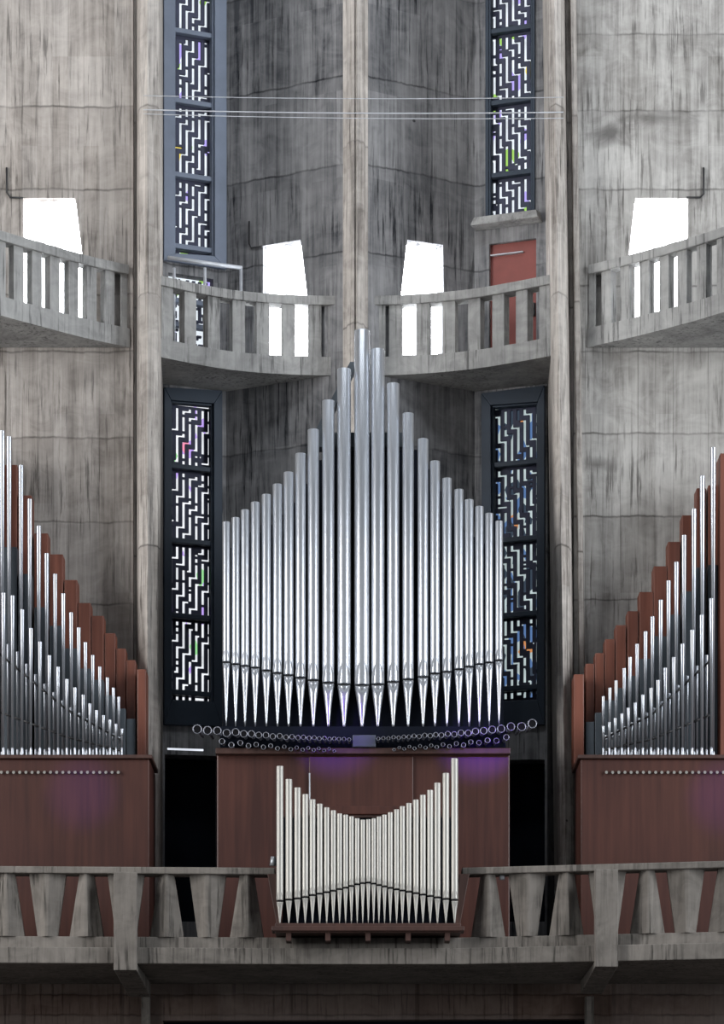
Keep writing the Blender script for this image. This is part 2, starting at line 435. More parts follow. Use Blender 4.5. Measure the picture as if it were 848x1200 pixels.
def window(name, pl, loop, frame_loop, rows, lean, glass, frame_mat, top_clip=-60, fr_off=.06, drop=.07, inv=False):
    root = bpy.data.objects.new(name, None); col.objects.link(root); root['kind'] = 'structure'
    root.location = pl.at(loop[3][0], loop[3][1], -.1)
    mb = MB(); q = [pl.sz(x, y) for x, y in loop]
    if frame_loop:
        pl.slab(mb, [pl.sz(x, y) for x, y in frame_loop], [q], fr_off, .001)
        ins = [(pl.sz(x, y)) for x, y in ((loop[0][0] + 2.2, loop[0][1] + 2), (loop[1][0] - 2.2, loop[1][1] + 2), (loop[2][0] - 2.2, loop[2][1] - 2), (loop[3][0] + 2.2, loop[3][1] - 2))]
        pl.slab(mb, q, [ins], .02, -.10)
    for yy in rows[1:-1]:
        zc = pl.sz(loop[0][0], yy)[1]
        pl.bar(mb, (q[0][0], zc - .035), (q[1][0], zc + .035), .0, -.10)
    if mb.v: mb.build('window_frame', frame_mat, root, bevel=.008)
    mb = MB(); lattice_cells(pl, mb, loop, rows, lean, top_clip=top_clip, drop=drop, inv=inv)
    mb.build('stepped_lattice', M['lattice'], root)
    mb = MB(); pl.slab(mb, [(a + (b), z) for (a, z), b in zip(q, (0, 0, 0, 0))], [], -.155, -.17)
    g = mb.build('stained_glass', glass, root)
    return root
window('window_1', SL, UL, [(190.5, -430), (264, -430), (264, 317), (190.5, 306)], [-60, 34, 116, 203, 287, 301], 1, M['glass'], M['frame_up'])
window('window_2', SL, ML, None, [322, 350, 378, 406, 432], 1, M['glass'], M['frame_up'], drop=0, inv=True)
window('window_3', SL, LL, [(191, 455), (259, 459), (259, 852), (191, 850)], [471, 545, 632, 720, 810, 823], 1, M['glass_lo'], M['frame_lo'])
window('window_4', SR, UR, [(569, -430), (627, -430), (627, 256), (569, 263)], [-60, 37, 121, 206, 256], -1, M['glass'], M['frame_lo'], fr_off=.03)
window('window_5', SR, LR, [(565, 462), (639, 453), (639, 850), (566, 853)], [478, 545, 634, 722, 808, 822], -1, M['glass_dim'], M['frame_lo'])
n = 6
for key, pl, mull in (('ol', OL, (.30, .62)), ('il', IL, (.52,)), ('ir', IR, (.45,)), ('or', OR, (.36, .72))):
    root = bpy.data.objects.new('window_%d' % n, None); col.objects.link(root); root['kind'] = 'structure'; n += 1
    q = [pl.sz(x, y) for x, y in tz[key]]
    root.location = pl.pt(q[3], -.2)
    mb = MB(); pl.slab(mb, q, [], -.20, -.22); mb.build('bright_pane', M['white'], root)
    w = q[1][0] - q[0][0]
    for t in mull:
        mb = MB(); sx = q[0][0] + w * t
        mb.rings([[pl.pt((sx - .07, z), -.199), pl.pt((sx, z), -.10), pl.pt((sx + .07, z), -.199)] for z in (q[3][1], q[0][1])])
        mb.build('mullion', M['mull'], root)
# near-black sheets standing in for the shade inside the doorways beside the organ
for pl, loop, nm in ((SL, KL, 'doorway_shade_1'), (SR, KR, 'doorway_shade_2')):
    mb = MB(); q = [pl.sz(x, y) for x, y in loop]
    pl.slab(mb, [(q[0][0] - .1, q[3][1]), (q[1][0] + .1, q[3][1]), (q[1][0] + .1, q[0][1] + .1), (q[0][0] - .1, q[0][1] + .1)], [], -.5, -.6)
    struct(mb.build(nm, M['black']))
# red-brown door on the right balcony
dr = bpy.data.objects.new('door_3', None); col.objects.link(dr); dr['kind'] = 'structure'; dr.location = SR.at(600, 425, -.1)
q = [SR.sz(x, y) for x, y in DR]
mb = MB(); SR.slab(mb, q, [], -.06, -.14); mb.build('door_leaf', M['door'], dr)
mb = MB(); qa = SR.sz(574, 299); qb = SR.sz(612, 295); SR.bar(mb, (qa[0], qa[1] - .008), (qb[0], qa[1] + .008), -.01, -.06); mb.build('closer_bar', M['steel'], dr)
mb = MB(); qa = SR.sz(622, 362); SR.bar(mb, (qa[0], qa[1] - .09), (qa[0] + .05, qa[1] + .09), .0, -.06); SR.bar(mb, (qa[0] - .1, qa[1] - .015), (qa[0] + .03, qa[1] + .015), .04, .0); mb.build('door_handle', M['conduit'], dr)
# sill ledge under the upper right window
mb = MB(); a = SR.sz(557, 263); b = SR.sz(636, 266)
mb.quadbox([SR.pt((a[0], a[1] - .10), .26), SR.pt((b[0], a[1] - .10), .26), SR.pt((b[0], a[1] - .10), 0), SR.pt((a[0], a[1] - .10), 0),
            SR.pt((a[0] + .04, a[1] + .02), .22), SR.pt((b[0] - .04, a[1] + .02), .22), SR.pt((b[0] - .04, a[1] + .06), 0), SR.pt((a[0] + .04, a[1] + .06), 0)])
struct(mb.build('trim_1', M['balcony'], bevel=.01))
# small guard rail below the upper left window
gr = thing('guard_rail', 'thin pale metal guard rail under the upper left stained window', 'railing', SL.at(200, 425, .35))
mb = MB(); mb.tube([SL.at(189, 310, .3), SL.at(275, 322, .3)], .028); mb.build('top_rail', M['wire'], gr)
for x in (274, 232, 196):
    mb = MB(); a = SL.at(x, 322, .3); mb.tube([a, (a.x, a.y, Z(437, 41.5))], .022); mb.build('post', M['wire'], gr)
# white line of light in the left doorway head
mb = MB(); a = P(196, 878, 41.0); b = P(238, 879.5, 41.05); mb.quadbox([a, b, b + Vector((0, .05, 0)), a + Vector((0, .05, 0)), a + Vector((0, 0, .02)), b + Vector((0, 0, .02)), b + Vector((0, .05, .02)), a + Vector((0, .05, .02))])
tag(mb.build('strip_lamp', M['strip'], origin=a), 'thin white lit strip lamp above the dark doorway left of the main organ', 'lamp')

# wires and conduits
for i, (ya, yb, r, lb) in enumerate(((112, 114, .005, 'highest of the three thin wires stretched between the two piers'), (128.5, 131.5, .008, 'middle and thickest of the three thin wires stretched between the piers'), (133.5, 138.5, .005, 'lowest of the three thin wires stretched between the two piers'))):
    mb = MB(); a = P(168, ya, 39.12); b = P(660, yb, 39.12)
    pts = [a.lerp(b, t / 12) - Vector((0, 0, .03 * 4 * (t / 12) * (1 - t / 12))) for t in range(13)]
    mb.tube(pts, r, 6); tag(mb.build('wire', M['wire'], origin=a), lb, 'wire', 'wires across the bay')
for pts, pl, lb in (([(8, 197), (8, 226), (12, 232), (27, 232.5)], OL, 'thin black L-shaped conduit left of the far left trapezoid window'),
                    ([(292.5, 260), (292.5, 286), (295, 291), (308, 289)], IL, 'thin black L-shaped conduit beside the left centre trapezoid window'),
                    ([(824, 197), (824, 228), (820, 232), (804, 232)], OR, 'thin black L-shaped conduit right of the far right trapezoid window')):
    mb = MB(); w = [pl.at(x, y, .02) for x, y in pts]; mb.tube(w, .013, 8)
    tag(mb.build('conduit', M['conduit'], origin=w[0]), lb, 'conduit')

# ------------------------------------------------------------------ upper balconies
FZ0 = Z(420, 40.05); FZ1 = Z(398, 40.05); RZ1 = Z(325, 40.03); RZ0 = Z(336.5, 40.05)
def curve_y(pts, x):
    if x <= pts[0][0]: i = 0
    elif x >= pts[-1][0]: i = len(pts) - 2
    else:
        i = max(k for k in range(len(pts) - 1) if pts[k][0] <= x)
    (x0, y0), (x1, y1) = pts[i], pts[i + 1]
    t = (x - x0) / (x1 - x0)
    # smooth (catmull) interpolation
    pm = pts[i - 1][1] if i > 0 else 2 * y0 - y1
    pn = pts[i + 2][1] if i + 2 < len(pts) else 2 * y1 - y0
    return .5 * ((2 * y0) + (-pm + y1) * t + (2 * pm - 5 * y0 + 4 * y1 - pn) * t * t + (-pm + 3 * y0 - 3 * y1 + pn) * t ** 3)
def balcony(label, pts, back, bal, bw, ends, depth=.20):
    x0, x1 = pts[0][0], pts[-1][0]; N = 28
    line = []
    for k in range(N + 1):
        x = x0 + (x1 - x0) * k / N; Y = curve_y(pts, x); line.append(Vector((XZ(x, Y), Y, 0)))
    root = thing('balcony', label, 'balcony', (sum(p.x for p in line) / len(line), line[N // 2].y + .3, FZ0), 'curved balconies')
    nrm = []
    for k, p in enumerate(line):
        d = (line[min(k + 1, N)] - line[max(k - 1, 0)]).normalized(); nrm.append(Vector((-d.y, d.x, 0)))
    mb = MB(); bk = [(XZ(x, Y), Y) for x, Y in back]
    mb.prism([(p.x, p.y) for p in line] + bk[::-1], FZ0, FZ1); mb.build('floor_slab', M['balcony'], root)
    mb = MB(); mb.rings([[p - n_ * .03 + Vector((0, 0, RZ0)), p - n_ * .03 + Vector((0, 0, RZ1)), p + n_ * depth + Vector((0, 0, RZ1)), p + n_ * depth + Vector((0, 0, RZ0))] for p, n_ in zip(line, nrm)])
    mb.build('handrail', M['balcony'], root, bevel=.01)
    for x, w, d in [(x, bw, depth - .02) for x in bal] + ends:
        Y = curve_y(pts, x); c = Vector((XZ(x, Y), Y, 0))
        Y2 = curve_y(pts, x + 2); t = (Vector((XZ(x + 2, Y2), Y2, 0)) - c).normalized(); n_ = Vector((-t.y, t.x, 0))
        mb = MB(); ring = [c - t * w / 2 + n_ * .01, c + t * w / 2 + n_ * .01, c + t * w / 2 + n_ * d, c - t * w / 2 + n_ * d]
        mb.quadbox([p + Vector((0, 0, FZ1 - .01)) for p in ring] + [p + Vector((0, 0, RZ0 + .005)) for p in ring])
        mb.build('baluster', M['balcony'], root, bevel=.006)
    return root
balcony('curved concrete balcony in front of the inner left bay, with dark grey balusters', [(187, 39.98), (230, 40.30), (270, 40.55), (320, 40.72), (370, 40.79), (402, 40.80)],
        [(190, 41.18), (265, 41.54), (402, 40.81)], [196.5, 223.5, 251, 280, 308, 338, 369], .185, [(393, .20, .15)])
balcony('curved concrete balcony in front of the inner right bay, beside the red-brown door', [(434, 40.80), (470, 40.77), (515, 40.66), (560, 40.48), (610, 40.18), (651, 39.90)],
        [(434, 40.81), (556, 41.54), (642, 41.18)], [463, 495, 525.5, 555, 583, 610.5, 638], .185, [(443, .2, .15)])
balcony('curved concrete balcony reaching out of the frame at far left', [(-250, 36.2), (-150, 36.95), (-70, 37.65), (0, 38.25), (50, 38.72), (100, 39.18), (150, 39.56)],
        [(-250, 39.58), (152, 39.58)], [-131, -109, -87, -65, -43, -21, 2, 22.5, 44, 65, 87, 108, 129], .155, [(146, .10, .04)], .16)
balcony('curved concrete balcony reaching out of the frame at far right', [(690, 39.56), (740, 39.15), (790, 38.70), (848, 38.12), (920, 37.4), (1000, 36.6), (1100, 35.7)],
        [(688, 39.58), (1100, 39.58)], [709.5, 731.5, 754, 777, 798, 821, 844, 867, 890, 913, 936, 959], .155, [(693, .10, .04)], .16)

# ------------------------------------------------------------------ gallery
def GY(x):
    if x <= 325: return 35.85 + .15 * x / 325
    if x <= 540: return 36.0
    return 36.0 - .60 * (x - 540) / 308
GZ_T = Z(1016.5, 36.0); GZ_R = Z(1024.5, 36.0); GZ_D = Z(1098, 36.05); GZ_B1 = Z(1111, 36.0); GZ_B0 = Z(1130, 36.0)
xs = [-320, -150, 0, 160, 325, 432, 540, 640, 740, 848, 1000, 1150]
def strip(mb, xs, off0, off1, z0, z1):
    mb.rings([[Vector((XZ(x, GY(x)), GY(x) + off0, z0)), Vector((XZ(x, GY(x)), GY(x) + off0, z1)), Vector((XZ(x, GY(x)), GY(x) + off1, z1)), Vector((XZ(x, GY(x)), GY(x) + off1, z0))] for x in xs])
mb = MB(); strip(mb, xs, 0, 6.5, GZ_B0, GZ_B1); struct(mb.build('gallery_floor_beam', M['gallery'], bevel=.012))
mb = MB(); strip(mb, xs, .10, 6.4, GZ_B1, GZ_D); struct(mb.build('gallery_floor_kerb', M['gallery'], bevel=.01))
def parapet(label, xa, xb, items):
    root = thing('gallery_parapet', label, 'parapet', (XZ((xa + xb) / 2, 36), 36.2, GZ_D), 'gallery parapets')
    mb = MB(); pts = [x for x in xs if xa < x < xb]; strip(mb, [xa] + pts + [xb], .02, .34, GZ_R, GZ_T)
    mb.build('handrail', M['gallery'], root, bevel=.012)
    for x, up in items:
        Y = GY(x) + .10; s = Y / F; cx = XZ(x, Y)
        wt, wb = ((17, 40) if up else (43, 23)); wt *= s / 2; wb *= s / 2
        sl = (GY(x + 20) - GY(x - 20)) / (XZ(x + 20, Y) - XZ(x - 20, Y))
        mb = MB()
        def ring(w, z, ridge): return [Vector((cx + dx, Y + dy + dx * sl, z)) for dx, dy in ((-w, .05), (-w * .12, -ridge), (w * .12, -ridge), (w, .05), (w, .17), (-w, .17))]
        mb.rings([ring(wb, GZ_D - .005, .045), ring(wt, GZ_R + .005, .045)])
        mb.build('baluster', M['gallery'], root, bevel=.005)
    return root
parapet('gallery parapet left of the small front organ, tapered concrete balusters alternately upright and inverted', -300, 322, [(-228, 1), (-181, 0), (-133, 1), (-86, 0), (-38, 0), (8, 1), (55, 0), (101, 1), (147, 0), (195, 1), (243, 0), (289, 1)])
parapet('gallery parapet right of the small front organ, tapered concrete balusters alternately upright and inverted', 541, 1140, [(572, 1), (618, 0), (664, 1), (712, 0), (759, 1), (804, 0), (851, 1), (897, 0), (944, 1), (990, 0)])
for xa, xb, ya, lb in ((133, 160, 1137, 'concrete cantilever beam with square upright post at left of the gallery'), (697, 724, 1133, 'concrete cantilever beam with square upright post at right of the gallery')):
    Yf = GY((xa + xb) / 2) - .12; root = thing('cantilever_beam', lb, 'beam', (XZ((xa + xb) / 2, Yf), Yf + .3, Z(ya, Yf)), 'cantilever beams')
    x0, x1 = XZ(xa, Yf), XZ(xb, Yf)
    mb = MB(); mb.box(x0, x1, Yf, Yf + .16, Z(ya, Yf) + .0, GZ_R + .0); mb.build('post', M['gallery'], root, bevel=.01)
    mb = MB(); zb = Z(ya, Yf); mb.quadbox([(x0, Yf + .16, zb), (x1, Yf + .16, zb), (x1, Yf + 2.35, zb - .10), (x0, Yf + 2.35, zb - .10), (x0, Yf + .16, GZ_B0 - .002), (x1, Yf + .16, GZ_B0 - .002), (x1, Yf + 2.35, GZ_B0 - .002), (x0, Yf + 2.35, GZ_B0 - .002)])
    mb.build('beam', M['gallery'], root, bevel=.01)
# wall under the gallery
UW = Plane((-420, 38.35), (1270, 38.35)); mb = MB()
q = [UW.sz(x, y) for x, y in ((190, 1196), (690, 1194), (690, 1390), (190, 1390))]
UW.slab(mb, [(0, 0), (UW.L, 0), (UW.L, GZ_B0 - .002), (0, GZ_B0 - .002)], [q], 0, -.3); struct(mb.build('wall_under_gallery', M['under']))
mb = MB(); UW.slab(mb, [(a[0], a[1]) for a in q], [], -.28, -.3); struct(mb.build('doorway_shade_4', M['black']))  # near-black sheet stands in for the shade inside this opening
for i, x in enumerate((171, 690)):
    mb = MB(); mb.box(XZ(x - 5, 38.3), XZ(x + 5, 38.3), 38.22, 38.35, 0, Z(1168, 38.3)); struct(mb.build('trim_%d' % (i + 2), M['gallery'], bevel=.01))

# ------------------------------------------------------------------ organ pipes
def flue_pipe(parent, x, ytop, ymouth, yfoot, wpx, Y, mat, lip=3.0):
    s = Y / F; r = wpx * s / 2; cx = XZ(x, Y)
    zt, zm, zf = Z(ytop, Y), Z(ymouth, Y), Z(yfoot, Y)
    slit = .024
    mb = MB()
    prof = [(r * .80, zm - .004), (r, zm + .0), (r, zm + .01), (r, zt - .004), (r * .97, zt), (r * .86, zt), (r * .84, zt - .25)]
    mb.lathe(cx, Y, prof, 22); 
    body = mb.build('organ_pipe', mat, parent, origin=(cx, Y, zf))
    mb = MB(); h = r * 2 * lip * .62; w = r * .93         # leaf-shaped upper lip
    front = [(-w, 0), (w, 0), (w * .98, h * .30), (w * .60, h * .66), (0, h), (-w * .60, h * .66), (-w * .98, h * .30)]
    rg0 = [Vector((cx + a, Y - r * 1.0 + (abs(a) / w) * r * .22 - r * .06 * (1 - b / h), zm + b)) for a, b in front]
    rg1 = [Vector((cx + a * .9, Y - r * .15, zm + b * .93)) for a, b in front]
    mb.rings([rg0, rg1]); 
    child_mesh(mb, 'upper_lip', mat, body)
    mb = MB(); mb.lathe(cx, Y, [(r * .82, zm - slit - .002), (r * .82, zm + .002)], 16); child_mesh(mb, 'mouth_shade', M['slit'], body)  # near-black core puts shade into the mouth gap
    mb = MB(); zt2 = zm - slit
    hf = zt2 - zf
    mb.lathe(cx, Y, [(r * .14, zf), (r * .22, zf + hf * .12), (r * .55, zf + hf * .55), (r * .92, zt2 - hf * .06), (r * .99, zt2), (r * .7, zt2 + .001)], 20)
    h2 = min(hf * .34, r * 2.6)
    tri = [(-w, 0), (0, -h2), (w, 0)]
    g0 = [Vector((cx - w * .96, Y - r * .80, zt2)), Vector((cx - w * .5, Y - r * .88, zt2 - h2 * .45)), Vector((cx, Y - r * .76, zt2 - h2)), Vector((cx + w * .5, Y - r * .88, zt2 - h2 * .45)), Vector((cx + w * .96, Y - r * .80, zt2)), Vector((cx, Y - r * 1.06, zt2))]
    g1 = [Vector((p.x, Y - r * .1, p.z)) for p in g0]
    mb.rings([g0, g1]); child_mesh(mb, 'pipe_foot', mat, body)
    return body
def child_mesh(mb, name, mat, parent): return mb.build(name, mat, parent)

# centre organ
CY = 38.6
zc_top = Z(880, 38.25)
main = thing('pipe_organ', 'tall main organ in the centre, silver pipes rising to a peak over a reddish-brown case', 'organ', (XZ(425, CY), 38.8, GZ_D), 'pipe organs')
c0, c1 = XZ(254, 38.25), XZ(597, 38.25)
mb = MB(); mb.box(c0, c1, 38.25, 39.6, GZ_D, zc_top); mb.build('case', M['case'], main, bevel=.015)
mb = MB(); x0, x1 = XZ(362, 38.2), XZ(484, 38.2)
mb.box(x0, x1, 38.215, 38.26, Z(946, 38.2), Z(886, 38.2)); mb.build('front_panel', M['case'], main, bevel=.01)
mb = MB(); mb.box(XZ(380, 38.1), XZ(470, 38.1), 38.05, 38.26, Z(955, 38.1), Z(945, 38.1)); mb.build('ledge', M['case'], main, bevel=.01)
mb = MB(); mb.box(XZ(254, 38.1) - .02, XZ(598, 38.1), 38.12, 39.5, Z(883, 38.1), Z(876, 38.1)); mb.build('cornice', M['case_dark'], main, bevel=.01)
mb = MB(); mb.box(XZ(258, 38.4), XZ(592, 38.4), 38.35, 39.5, Z(877, 38.4), Z(853, 38.45)); mb.build('wind_chest', M['black'], main)  # near-black colour puts the shadow band below the trumpets here
X = [265, 276, 287, 299, 312, 325, 338, 352, 367, 384.5, 403, 424, 442.5, 460.5, 478, 495.5, 509.5, 523.5, 537.5, 549.5, 561.5, 573, 584.5]
T = [612, 607, 598, 589, 580, 568, 554, 532, 504, 470, 433, 388, 410, 450, 485, 515, 541, 561, 574, 586, 594, 602, 611]
MO = [775.5, 778, 780, 782, 785.5, 788.5, 791, 794, 797, 800, 802, 803, 802, 799, 796, 793, 789, 787, 784, 781, 778, 776, 773.5]
W = [9, 9.5, 10, 10.5, 11, 11.3, 12, 12.5, 13.5, 14.5, 16, 18, 16, 14.5, 13.5, 12.7, 11.8, 11.3, 11, 10.5, 10, 9.5, 9]
for i in range(23):
    t = (X[i] - 424) / 160.0
    flue_pipe(main, X[i], T[i], MO[i], 855 - 4.5 * t * t, W[i], 38.62 - .12 * t * t, M['silver'])
# added near-black backing stepped with the pipes, putting shade in their gaps
mb = MB(); Yb = 39.0
for i in range(23):
    a = XZ(X[i] - (6.5 if i else 4), Yb); b = XZ((X[i + 1] if i < 22 else X[i] + 5) - (6.5 if i < 22 else 0), Yb)
    mb.box(a, b, Yb, Yb + .45, zc_top - .02, Z(max(T[i] + 35, 527), Yb))
mb.build('shade_backing', M['black'], main)
mb = MB(); mb.box(XZ(371, 38.9), XZ(478, 38.9), 38.85, 39.1, Z(525, 38.9), Z(508, 38.9)); mb.build('crossbeam', M['zinc'], main)
mb = MB(); a = P(359, 525, 39.0); b = P(410, 424, 39.0); mb.quadbox([a, a + Vector((.10, 0, 0)), a + Vector((.10, .3, 0)), a + Vector((0, .3, 0)), b, b + Vector((.10, 0, 0)), b + Vector((.10, .3, 0)), b + Vector((0, .3, 0))]); mb.build('brace', M['zinc'], main)
mb = MB(); mb.box(XZ(413, 38.5), XZ(440, 38.5), 38.05, 38.5, Z(876, 38.1), Z(862, 38.1)); mb.build('trumpet_rack', M['zinc'], main, bevel=.01)
ch = [(231, 854.5, 5.6), (243, 856, 5.3), (254.5, 856.3, 5), (265.5, 859, 4.8), (276, 858, 4.6), (285.5, 860, 4.4), (294.5, 860, 4.2), (303, 861.5, 4), (311.5, 861.5, 3.8), (319.5, 863, 3.6), (327.5, 862.5, 3.4), (335, 864, 3.3), (342, 863.5, 3.1), (349, 864.5, 3), (355.5, 864, 2.9), (362, 865, 2.8), (368, 864.5, 2.7), (374, 865.5, 2.6), (380, 865, 2.5), (386, 866, 2.4), (391.5, 865.5, 2.4), (397, 866, 2.3), (403, 866, 2.3), (409, 866.5, 2.2)]
cr = [(623.5, 848, 5.6), (611, 851.5, 5.3), (598.5, 851.5, 5), (587, 854, 4.8), (576.5, 855, 4.6), (566.5, 856.3, 4.4), (557, 857, 4.2), (548.5, 859, 4), (540, 858.8, 3.8), (532, 860.6, 3.6), (524.5, 860, 3.4), (517, 861.5, 3.3), (510.5, 861, 3.1), (504, 862.2, 3), (497.5, 861.7, 2.9), (491, 863, 2.8), (485, 862.5, 2.7), (479, 863.5, 2.6), (473, 863.5, 2.5), (467, 864.5, 2.4), (461, 864, 2.4), (455, 865, 2.3), (449, 865, 2.3), (443, 865.5, 2.2)]
low = [(x + 5.5, y + 12.5 + (1.5 if i % 2 else 0), r * .72) for i, (x, y, r) in enumerate(ch[2:20])] + [(x - 5.5, y + 12.5 + (1.5 if i % 2 else 0), r * .72) for i, (x, y, r) in enumerate(cr[2:20])]
for (x, y, rp) in ch + cr + low:
    Yf = 37.95 if y < 868 else 38.02
    f = P(x, y, Yf); r = rp * Yf / F
    back = Vector((f.x * .985, 38.75, f.z + .05))
    d = (back - f)
    mb = MB(); mb.tube([f + d * .30, f + d * .04, f, f, f + d * .03, f + d * .3], [r * .58, r * .78, r * 1.0, r * .80, r * .78, r * .5], 14, cap0=False, axis=d)
    mb.tube([f + d * .30, back], [r * .58, r * .3], 10)
    o = mb.build('horizontal_trumpet', M['tin_dark'], main)
    mb = MB(); mb.tube([f + d * .012, f + d * .02], r * .80, 14); mb.build('bell_shade_disc', M['slit'], o)  # black disc puts shade inside the bell

# small front organ on the gallery edge
PYp = 35.85
pos = thing('pipe_organ', 'small front organ on the gallery edge, cream pipes dipping in a V', 'organ', (XZ(431, 36), 36.1, GZ_B1), 'pipe organs')
px = [63, 100, 136, 168, 198, 228, 257, 284, 310, 335, 359, 383, 406, 429, 451, 473, 496, 520, 546, 570, 597, 626, 655, 685, 715, 750, 786]
tp = [64, 118, 153, 180, 202, 220, 235, 247, 260, 265, 272, 280, 286, 284, 280, 273, 265, 255, 243, 230, 217, 203, 183, 163, 133, 93, 32]
mo = [618, 613, 608, 602, 594, 588, 582, 576, 569, 563, 556, 549, 544, 542, 546, 552, 558, 564, 570, 575, 580, 586, 592, 598, 604, 610, 614]
K = 240 / 848.0
for i in range(27):
    w = 5.4 + 2.8 * (abs(i - 13) / 13.0) ** 1.3
    flue_pipe(pos, 310 + px[i] * K, 880 + tp[i] * K, 880 + mo[i] * K, 880 + 717 * K, w, PYp, M['tin'], 2.4)
z0 = Z(1097, 35.75); z1 = Z(1083.3, PYp)
mb = MB(); mb.box(XZ(322, 35.75), XZ(540, 35.75), 35.72, 36.5, z0 + .04, z1); mb.box(XZ(318, 35.7), XZ(544, 35.7), 35.68, 36.0, z1 - .10, z1 - .04); mb.build('base_board', M['case_dark'], pos, bevel=.01)
mb = MB()
for x in (338, 384, 431, 478, 524): mb.box(XZ(x - 3, 35.8), XZ(x + 3, 35.8), 35.74, 36.05, Z(1103, 35.8), z0 + .05)
mb.build('base_blocks', M['case_dark'], pos)
mb = MB(); mb.prism([(0, 0)] * 0 or [(XZ(331, 36.05), 36.02), (XZ(533, 36.05), 36.02), (XZ(533, 36.05), 36.45), (XZ(331, 36.05), 36.45)], z1 - .02, Z(958, 36.05)); mb.build('case', M['black'], pos)  # near-black solid stands in for the shade inside the case
mb = MB(); mb.box(XZ(335, 36), XZ(527, 36), 36.0, 36.5, Z(958, 36), Z(955.5, 36)); mb.build('case_top', M['case_dark'], pos)
for sgn, xt, xb_ in ((-1, 313, 325), (1, 550, 538)):
    a0, a1 = XZ(xb_, 35.9), XZ(xb_ - sgn * 6, 35.9); b0, b1 = XZ(xt, 35.9), XZ(xt - sgn * 12, 35.9)
    mb = MB(); zt = Z(1024, 35.9)
    mb.quadbox([(a0, 35.9, z1 - .05), (a1, 35.9, z1 - .05), (a1, 36.4, z1 - .05), (a0, 36.4, z1 - .05), (b0, 35.9, zt), (b1, 35.9, zt), (b1, 36.4, zt), (b0, 36.4, zt)])
    mb.build('side_panel', M['case_dark'], pos, bevel=.008)
mb = MB(); a = P(362.6, 906, 36.3); b = P(362.9, 960, 36.3); mb.tube([a, b], .009, 8)
mb.build('thin_rod', M['wire'], pos)
mb = MB(); a = P(586, 1027, 36.1); mb.tube([P(588, 1025.2, 36.10), P(588, 1031, 36.10)], [.035, .035], 10); 
tag(mb.build('small_lamp', M['wire'], origin=P(588, 1024, 36.15)), 'tiny white lamp hanging under the rail right of the small organ', 'lamp')
mb = MB(); mb.tube([P(320, 1014.5, 36.1), P(320, 1004, 36.1)], [.045, .03], 10)
tag(mb.build('rail_knob', M['steel'], origin=P(320, 1014, 36.1)), 'small pale metal knob on the left rail beside the small organ', 'knob')

# side organs
def side_organ(label, mirror, rowA, rowB, woods, edge, case_px, body_px, peg_x):
    Yf = 38.0
    root = thing('pipe_organ', label, 'organ', (XZ((case_px[0] + case_px[1]) / 2, Yf), Yf + .8, GZ_D), 'pipe organs')
    zt = Z(889.5, Yf)
    mb = MB(); mb.box(XZ(case_px[0], Yf), XZ(case_px[1], Yf), Yf, Yf + 1.08, GZ_D, zt); mb.build('case', M['case'], root, bevel=.015)
    mb = MB(); mb.box(XZ(case_px[0], Yf) - .04, XZ(case_px[1], Yf) + .04, Yf - .05, Yf + 1.08, zt, zt + .05); mb.build('cornice', M['case_dark'], root, bevel=.01)
    zt += .05
    x = peg_x[0]
    while x < peg_x[1]:
        mb = MB(); c = P(x, 904.5, Yf); mb.tube([c, c + Vector((0, -.05, -.015))], [.014, .02], 8); mb.build('stop_knob', M['tin'], root); x += 7.2
    def reed(x, y, Y, w, tone='reed'):
        r = w * Y / F / 2; cx = XZ(x, Y); z = Z(y, Y)
        if z < zt + .25: z = zt + .25
        mb = MB(); mb.lathe(cx, Y, [(r * .42, zt + .14), (r * .98, z - .005), (r, z), (r * .84, z), (r * .8, z - .1)], 14)
        o = mb.build('reed_pipe', M[tone], root, origin=(cx, Y, zt))
        mb = MB(); mb.lathe(cx, Y, [(r * .28, zt), (r * .62, zt + .05), (r * .62, zt + .13), (r * .45, zt + .142)], 10); mb.build('boot', M[tone], o)
    for k, (x, y) in enumerate(rowA): reed(x, y, Yf + .50, 6.8 - 3.0 * k / len(rowA))
    for k, (x, y) in enumerate(rowB): reed(x, y, Yf + .22, 5.8 - 2.4 * k / len(rowB))
    for k in range(len(rowB) - 1):
        x = (rowB[k][0] + rowB[k + 1][0]) / 2; y = (rowB[k][1] + rowB[k + 1][1]) / 2 + (890 - rowB[k][1]) * .30
        reed(x, y, Yf + .34, 4.2 - 1.2 * k / len(rowB), 'reed')
    for k, (xa, xb, y) in enumerate(woods):
        Yw = Yf + .92 + .0 * k
        mb = MB(); mb.box(XZ(xa, Yw) + .004, XZ(xb, Yw) - .004, Yw, Yw + .30, zt, Z(y, Yw)); mb.build('wooden_pipe', M['woodpipe'], root, bevel=.012)
        yy = y + 62 + (830 - y) * .12
        if yy < 880:
            Yz = Yf + .68; mb = MB(); xm = (xa + xb) / 2; hw = (xb - xa) * .46
            mb.box(XZ(xm - hw, Yz), XZ(xm + hw, Yz), Yz, Yz + .2, zt, Z(yy, Yz)); mb.build('grey_flat_pipe', M['zinc'], root, bevel=.01)
    for (xa, xb, y, Yo, nm) in edge:
        mb = MB(); mb.box(XZ(xa, Yf + Yo), XZ(xb, Yf + Yo), Yf + Yo, Yf + Yo + .45, zt, Z(y, Yf + Yo)); mb.build(nm, M['woodpipe'], root, bevel=.012)
    # black rack bars the pipes lean on
    for f in (.38, .72):
        pts = []
        for k in (0, len(rowB) // 2, len(rowB) - 1):
            x, y = rowB[k]; yy = y + (890 - y) * f; pts.append(P(x, yy, Yf + .30))
        mb = MB(); mb.tube(pts, .014, 8); mb.build('rack_bar', M['conduit'], root)
    return root
sL = .3417
A_L = [(31, 35), (72, 133), (102, 249), (133, 341), (160, 435), (189, 506), (217, 573), (244, 638), (270, 690), (293, 740), (318, 784), (342, 824), (368, 861), (389, 896), (407, 927)]
